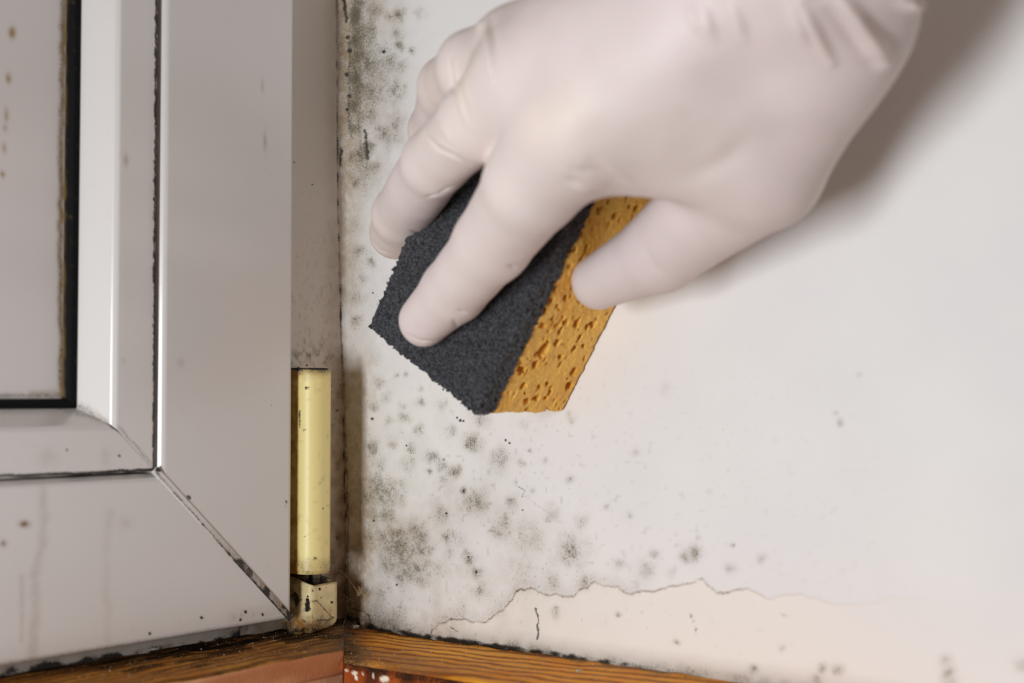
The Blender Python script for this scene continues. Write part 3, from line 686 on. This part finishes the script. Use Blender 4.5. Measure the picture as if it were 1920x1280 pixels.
# relax
def adj_smooth(V, Q, n, k=.5):
    e = np.concatenate([Q[:, [0, 1]], Q[:, [1, 2]], Q[:, [2, 3]], Q[:, [3, 0]]]); e = np.concatenate([e, e[:, ::-1]])
    cnt = np.bincount(e[:, 0], minlength=len(V)).astype(float)
    for _ in range(n):
        S = np.stack([np.bincount(e[:, 0], V[e[:, 1], i], minlength=len(V)) for i in range(3)], 1)/cnt[:, None]
        V = V+(S-V)*k
    return V
V = adj_smooth(V, Q, 5)
bv = BVHTree.FromPolygons([tuple(v) for v in V], [tuple(int(i) for i in q) for q in Q])
def cast(x, y):
    r = ray(x, y); h = bv.ray_cast(Vector(CC), Vector(r).normalized())
    return np.array(h[0]) if h[0] else None
def subdivide(V, Q):
    n = len(V); e = np.concatenate([Q[:, [i, (i+1) % 4]] for i in range(4)]); es = np.sort(e, 1)
    u_, inv = np.unique(es, axis=0, return_inverse=True); inv = inv.ravel()
    mid = V[u_].mean(1); cen = V[Q].mean(1); k = len(Q); E_ = inv.reshape(4, k)+n; Cn = n+len(u_)+np.arange(k)
    Fs = [np.stack([Q[:, i], E_[i], Cn, E_[(i-1) % 4]], 1) for i in range(4)]
    return np.concatenate([V, mid, cen]), np.concatenate(Fs)
V, Q = subdivide(V, Q); V = adj_smooth(V, Q, 2)
def normals(V, Q):
    fn = np.cross(V[Q[:, 2]]-V[Q[:, 0]], V[Q[:, 3]]-V[Q[:, 1]]); N = np.zeros_like(V)
    for i in range(4):
        for a in range(3): N[:, a] += np.bincount(Q[:, i], fn[:, a], minlength=len(V))
    return N/(np.linalg.norm(N, axis=1, keepdims=True)+1e-12)
# folds of the stretched latex: (polyline, width mm, height mm)
RIDGES = [([(912,35),(914,80),(922,150)],1.2,.7),([(921,35),(928,90),(930,130)],1.2,-.35),([(905,50),(890,40)],1.5,.5),
 ([(850,120),(860,170),(868,210),(880,240)],.9,.5),([(870,130),(878,170),(885,200)],.8,.35),([(842,110),(850,160),(858,185)],.9,-.5),
 ([(795,250),(820,280),(850,295),(878,312)],.8,-.6),([(800,245),(830,270),(858,288)],.8,.4),([(820,225),(838,255),(845,270)],.7,.3),
 ([(1560,-20),(1600,30),(1640,85),(1662,118)],2.0,3.0),([(1545,0),(1590,50),(1640,110)],2.4,-1.6),([(1500,5),(1530,60),(1560,118)],1.3,1.5),([(1478,0),(1500,50),(1512,75)],1.3,1.2),
 ([(1290,0),(1305,40),(1318,60)],1.4,.9),([(1316,0),(1328,40),(1335,70)],1.4,.9),([(1366,0),(1385,40),(1395,70)],1.4,.9),([(1690,0),(1730,10),(1760,-5)],1.8,2.2),([(1600,-30),(1690,-5),(1720,5)],1.6,.8),
 ([(1150,338),(1115,322),(1080,318)],1.6,-.6),([(1185,345),(1150,325),(1110,300)],1.4,-.5),([(1200,352),(1165,330),(1130,308)],1.3,.6),([(1090,345),(1060,335)],1.4,-.4),([(1110,362),(1075,350)],1.3,.4),
 ([(862,622),(850,600)],.7,-.4),([(966,503),(956,496)],.8,-.5),([(872,586),(860,580)],.8,-.4),([(822,365),(800,372)],.8,-.5),([(846,352),(826,362)],.8,-.45),([(788,440),(770,432)],.8,-.4),
 ([(700,455),(712,470),(730,474)],.9,-.3),([(762,628),(790,640),(812,640)],.8,-.35),([(1250,520),(1230,500),(1215,470)],1.2,-.3),([(1400,260),(1360,300),(1300,330)],3,-.4)]
N = normals(V, Q); disp = np.zeros(len(V))
for ln, wmm, hmm in RIDGES:
    dense = []
    for (x0, y0), (x1, y1) in zip(ln[:-1], ln[1:]):
        for t in np.linspace(0, 1, 6): dense.append((x0+(x1-x0)*t, y0+(y1-y0)*t))
    pts = [c for c in (cast(*a) for a in dense) if c is not None]
    if len(pts) < 2: continue
    pts = np.array(pts); b0 = pts.min(0)-.006; b1 = pts.max(0)+.006
    sel = np.nonzero(((V > b0) & (V < b1)).all(1))[0]; dd = np.full(len(sel), 1e9); tt_ = np.zeros(len(sel))
    for i, (a, b) in enumerate(zip(pts[:-1], pts[1:])):
        ba = b-a; L = ba@ba+1e-12
        if L > .012**2: continue
        h = np.clip((V[sel]-a)@ba/L, 0, 1); d = np.linalg.norm(V[sel]-a-h[:, None]*ba, axis=1)
        up = d < dd; dd[up] = d[up]; tt_[up] = (i+h[up])/(len(pts)-1)
    fade = np.sin(np.clip(tt_, .06, .94)*math.pi)**.6
    disp[sel] += 1.35*hmm/1000*np.exp(-(dd/(wmm/1000))**2)*fade
disp += (vn(V, 60, 3)-.5)*.0009+(vn(V, 160, 5)-.5)*.00025
Vh = V+N*disp[:, None]
Vh[:, 0] = np.minimum(Vh[:, 0], -.0006)
tint = np.zeros(len(V))
for x, y, r_, a in [(1052, 212, .009, .3), (870, 160, .006, .4), (800, 170, .010, .3), (1010, 230, .007, .35)]:
    c = cast(x, y)
    if c is not None: tint = np.maximum(tint, a*np.exp(-(np.linalg.norm(V-c, axis=1)/r_)**2))
z_ = np.zeros(len(V))
glove_d = np.stack([tint, z_, z_, z_], 1)
person = None
# the arm and hand inside the glove (one continuous body), reaching out of the picture
lo2 = np.array([-.19, -.62, .08]); hi2 = np.array([.0, -.02, .62]); g2 = grid3(lo2, hi2, .0025)
s2 = hand_field(g2, -.0035)
aw = W(1740, -430, 93); ae = aw+(W(1760, -400, 93)-W(1540, -90, 78))*2.4
s2 = smin(s2, cap(g2, aw, ae, .020, .036), .01)
Vb, Qb = nets(s2.astype(np.float32), lo2, .0025)
person = mk('person', Vb, Qb, SKIN)
tag(person, 'person in thin off-white latex glove reaching in from above, gripping a sponge', 'person')
gl = mk('glove', Vh, Q, GLOVE, person, True, glove_d); gl['label'] = 'thin off-white latex glove'

# ------------------------------------------------------------------ crumbs, flakes, web
def lump(name, c, r, seed, mat, parent=None, sq=(1, 1, .7), h=None):
    h = h or r/9; lo = np.array(c)-r*1.7; g = grid3(lo, np.array(c)+r*1.7, h)
    s = np.sqrt(((g[0]-c[0])/sq[0])**2+((g[1]-c[1])/sq[1])**2+((g[2]-c[2])/sq[2])**2)-r
    pts = np.stack(np.broadcast_arrays(g[0], g[1], g[2]), -1).reshape(-1, 3)
    s += ((vn(pts, 1.4/r, seed)-.5)*r*.9+(vn(pts, 4/r, seed+3)-.5)*r*.35).reshape(s.shape)
    V, Q = nets(s.astype(np.float32), lo, h); return mk(name, V, Q, mat, parent)
c = P(690, 1163, 2, .001); tag(lump('plaster_lump', (c[0], c[1], .0016), .0034, 3, LUMP, sq=(1, 1, 1.05)), 'broken lump of grey plaster in the corner where wall and wooden ledge meet', 'plaster')
c = P(668, 1178, 2, .0); tag(lump('plaster_crumb', (c[0], c[1], .0006), .0012, 9, LUMP), 'small pale plaster crumb left of the grey plaster lump', 'plaster')
def flake(name, px, py, z, sz, seed, label, mat=CRUMB):
    c = P(px, py, 2, z); rr = np.random.default_rng(seed); n = 9; top = []; 
    for k in range(n):
        an = 2*math.pi*k/n; r_ = sz*(.6+.6*rr.random()); top.append((c[0]+r_*math.cos(an)*1.5, c[1]+r_*math.sin(an)*.7, z+.0011+rr.random()*.0007))
    V = top+[(x, y, q-.0004) for x, y, q in top]
    Fc = [tuple(range(n)), tuple(range(2*n-1, n-1, -1))]+[(k, n+k, n+(k+1) % n, (k+1) % n) for k in range(n)]
    Fc = [t[::-1] for t in Fc]
    return tag(mk(name, V, Fc, mat, smooth=False), label, 'paint flake')
flake('paint_flake', 290, 1223, .0014, .0019, 1, 'curled white paint flake lying under the window, left of the hinge')
flake('paint_flake', 243, 1292, .0014, .0, 2, 'x') if False else None
flake('paint_flake', 1085, 1265, -.0016, .0012, 5, 'white paint flake farthest right on the orange ledge')
def crumbs(name, axis, n, seed, label, z, box, sizes, mat):
    rr = np.random.default_rng(seed); parts = []
    for _ in range(n):
        a = rr.uniform(*box[0]); b = rr.uniform(*box[1])
        if axis == 'y' and a > -b*1. - .0: pass
        s_ = rr.uniform(*sizes)*(.5+rr.random()); c = np.array([a, b, z+s_*.5])
        V = [c+np.array(v)*s_*(.6+.7*rr.random()) for v in ((1, 0, 0), (-1, 0, 0), (0, 1, 0), (0, -1, 0), (0, 0, .8), (0, 0, -.8))]
        F0 = [(0, 2, 4), (2, 1, 4), (1, 3, 4), (3, 0, 4), (2, 0, 5), (1, 2, 5), (3, 1, 5), (0, 3, 5)]
        parts.append((V, F0))
    V, Fc = merge(parts); return tag(mk(name, V, Fc, mat, smooth=False), label, 'crumbs', kind='stuff')
crumbs('dust_crumbs', 'x', 260, 3, 'fine white crumbs scattered over the mouldy wooden ledge under the window', .0014, ((-.135, -.03), (-.042, -.004)), (.00007, .0002), CRUMB)
crumbs('dust_crumbs', 'y', 230, 4, 'fine white crumbs scattered over the orange wooden ledge below the wall', -.0016, ((-.049, -.004), (-.15, -.035)), (.00008, .00022), CRUMB)
# fluff in the mitre
rr = np.random.default_rng(12); parts = []
for k in range(150):
    t_ = rr.random(); b = np.array([-.003-.042*t_, -.003-.043*t_, .0012])+rr.normal(0, .0022, 3)*np.array([1, 1, .1]); b[2] = max(b[2], .0006)
    dr = rr.normal(0, 1, 3); dr[2] = abs(dr[2])*.5; dr /= np.linalg.norm(dr); L = rr.uniform(.0015, .0045); cv = rr.normal(0, .001, 3)
    pts = [b+dr*L*s_+cv*math.sin(s_*3)+np.array([0, 0, -.0012*s_*s_]) for s_ in np.linspace(0, 1, 5)]
    for q in pts: q[2] = max(q[2], .0002)
    parts.append(tube(pts, .00005, 3))
V, Fc = merge(parts); tag(mk('dust_fluff', V, Fc, DUST), 'dark fluff of dust gathered in the joint of the two wooden ledges', 'dust', kind='stuff')
# cobweb strands by the hinge
parts = []
st = [[(637, 1068, .004), (652, 1082, .006), (664, 1100, .006), (671, 1111, .005)], [(640, 1112, .003), (652, 1121, .004), (664, 1128, .004)], [(671, 1111, .005), (683, 1106, .003), (690, 1112, .002)], [(622, 1178, .006), (612, 1190, .008), (603, 1200, .009)]]
for ln in st:
    pts = [W(x, y, mm*1000) for x, y, mm in ln]; dn = []
    for i in range(len(pts)-1):
        for s_ in np.linspace(0, 1, 5): dn.append(pts[i]*(1-s_)+pts[i+1]*s_)
    parts.append(tube(dn, .00006, 4))
cw = W(676, 1111, 4)
for k in range(26):
    dr = rr.normal(0, 1, 3); dr /= np.linalg.norm(dr); L = rr.uniform(.0007, .0022); cv = rr.normal(0, .0006, 3)
    parts.append(tube([cw+rr.normal(0, .0003, 3)+dr*L*s_+cv*math.sin(s_*3) for s_ in np.linspace(0, 1, 4)], .00006, 3))
V, Fc = merge(parts); Vn = np.array(V); Vn[:, 0] = np.minimum(Vn[:, 0], -.0008)
tag(mk('cobweb', Vn, Fc, WEB), 'thin cobweb strands with a small tangled knot between hinge and wall', 'cobweb')
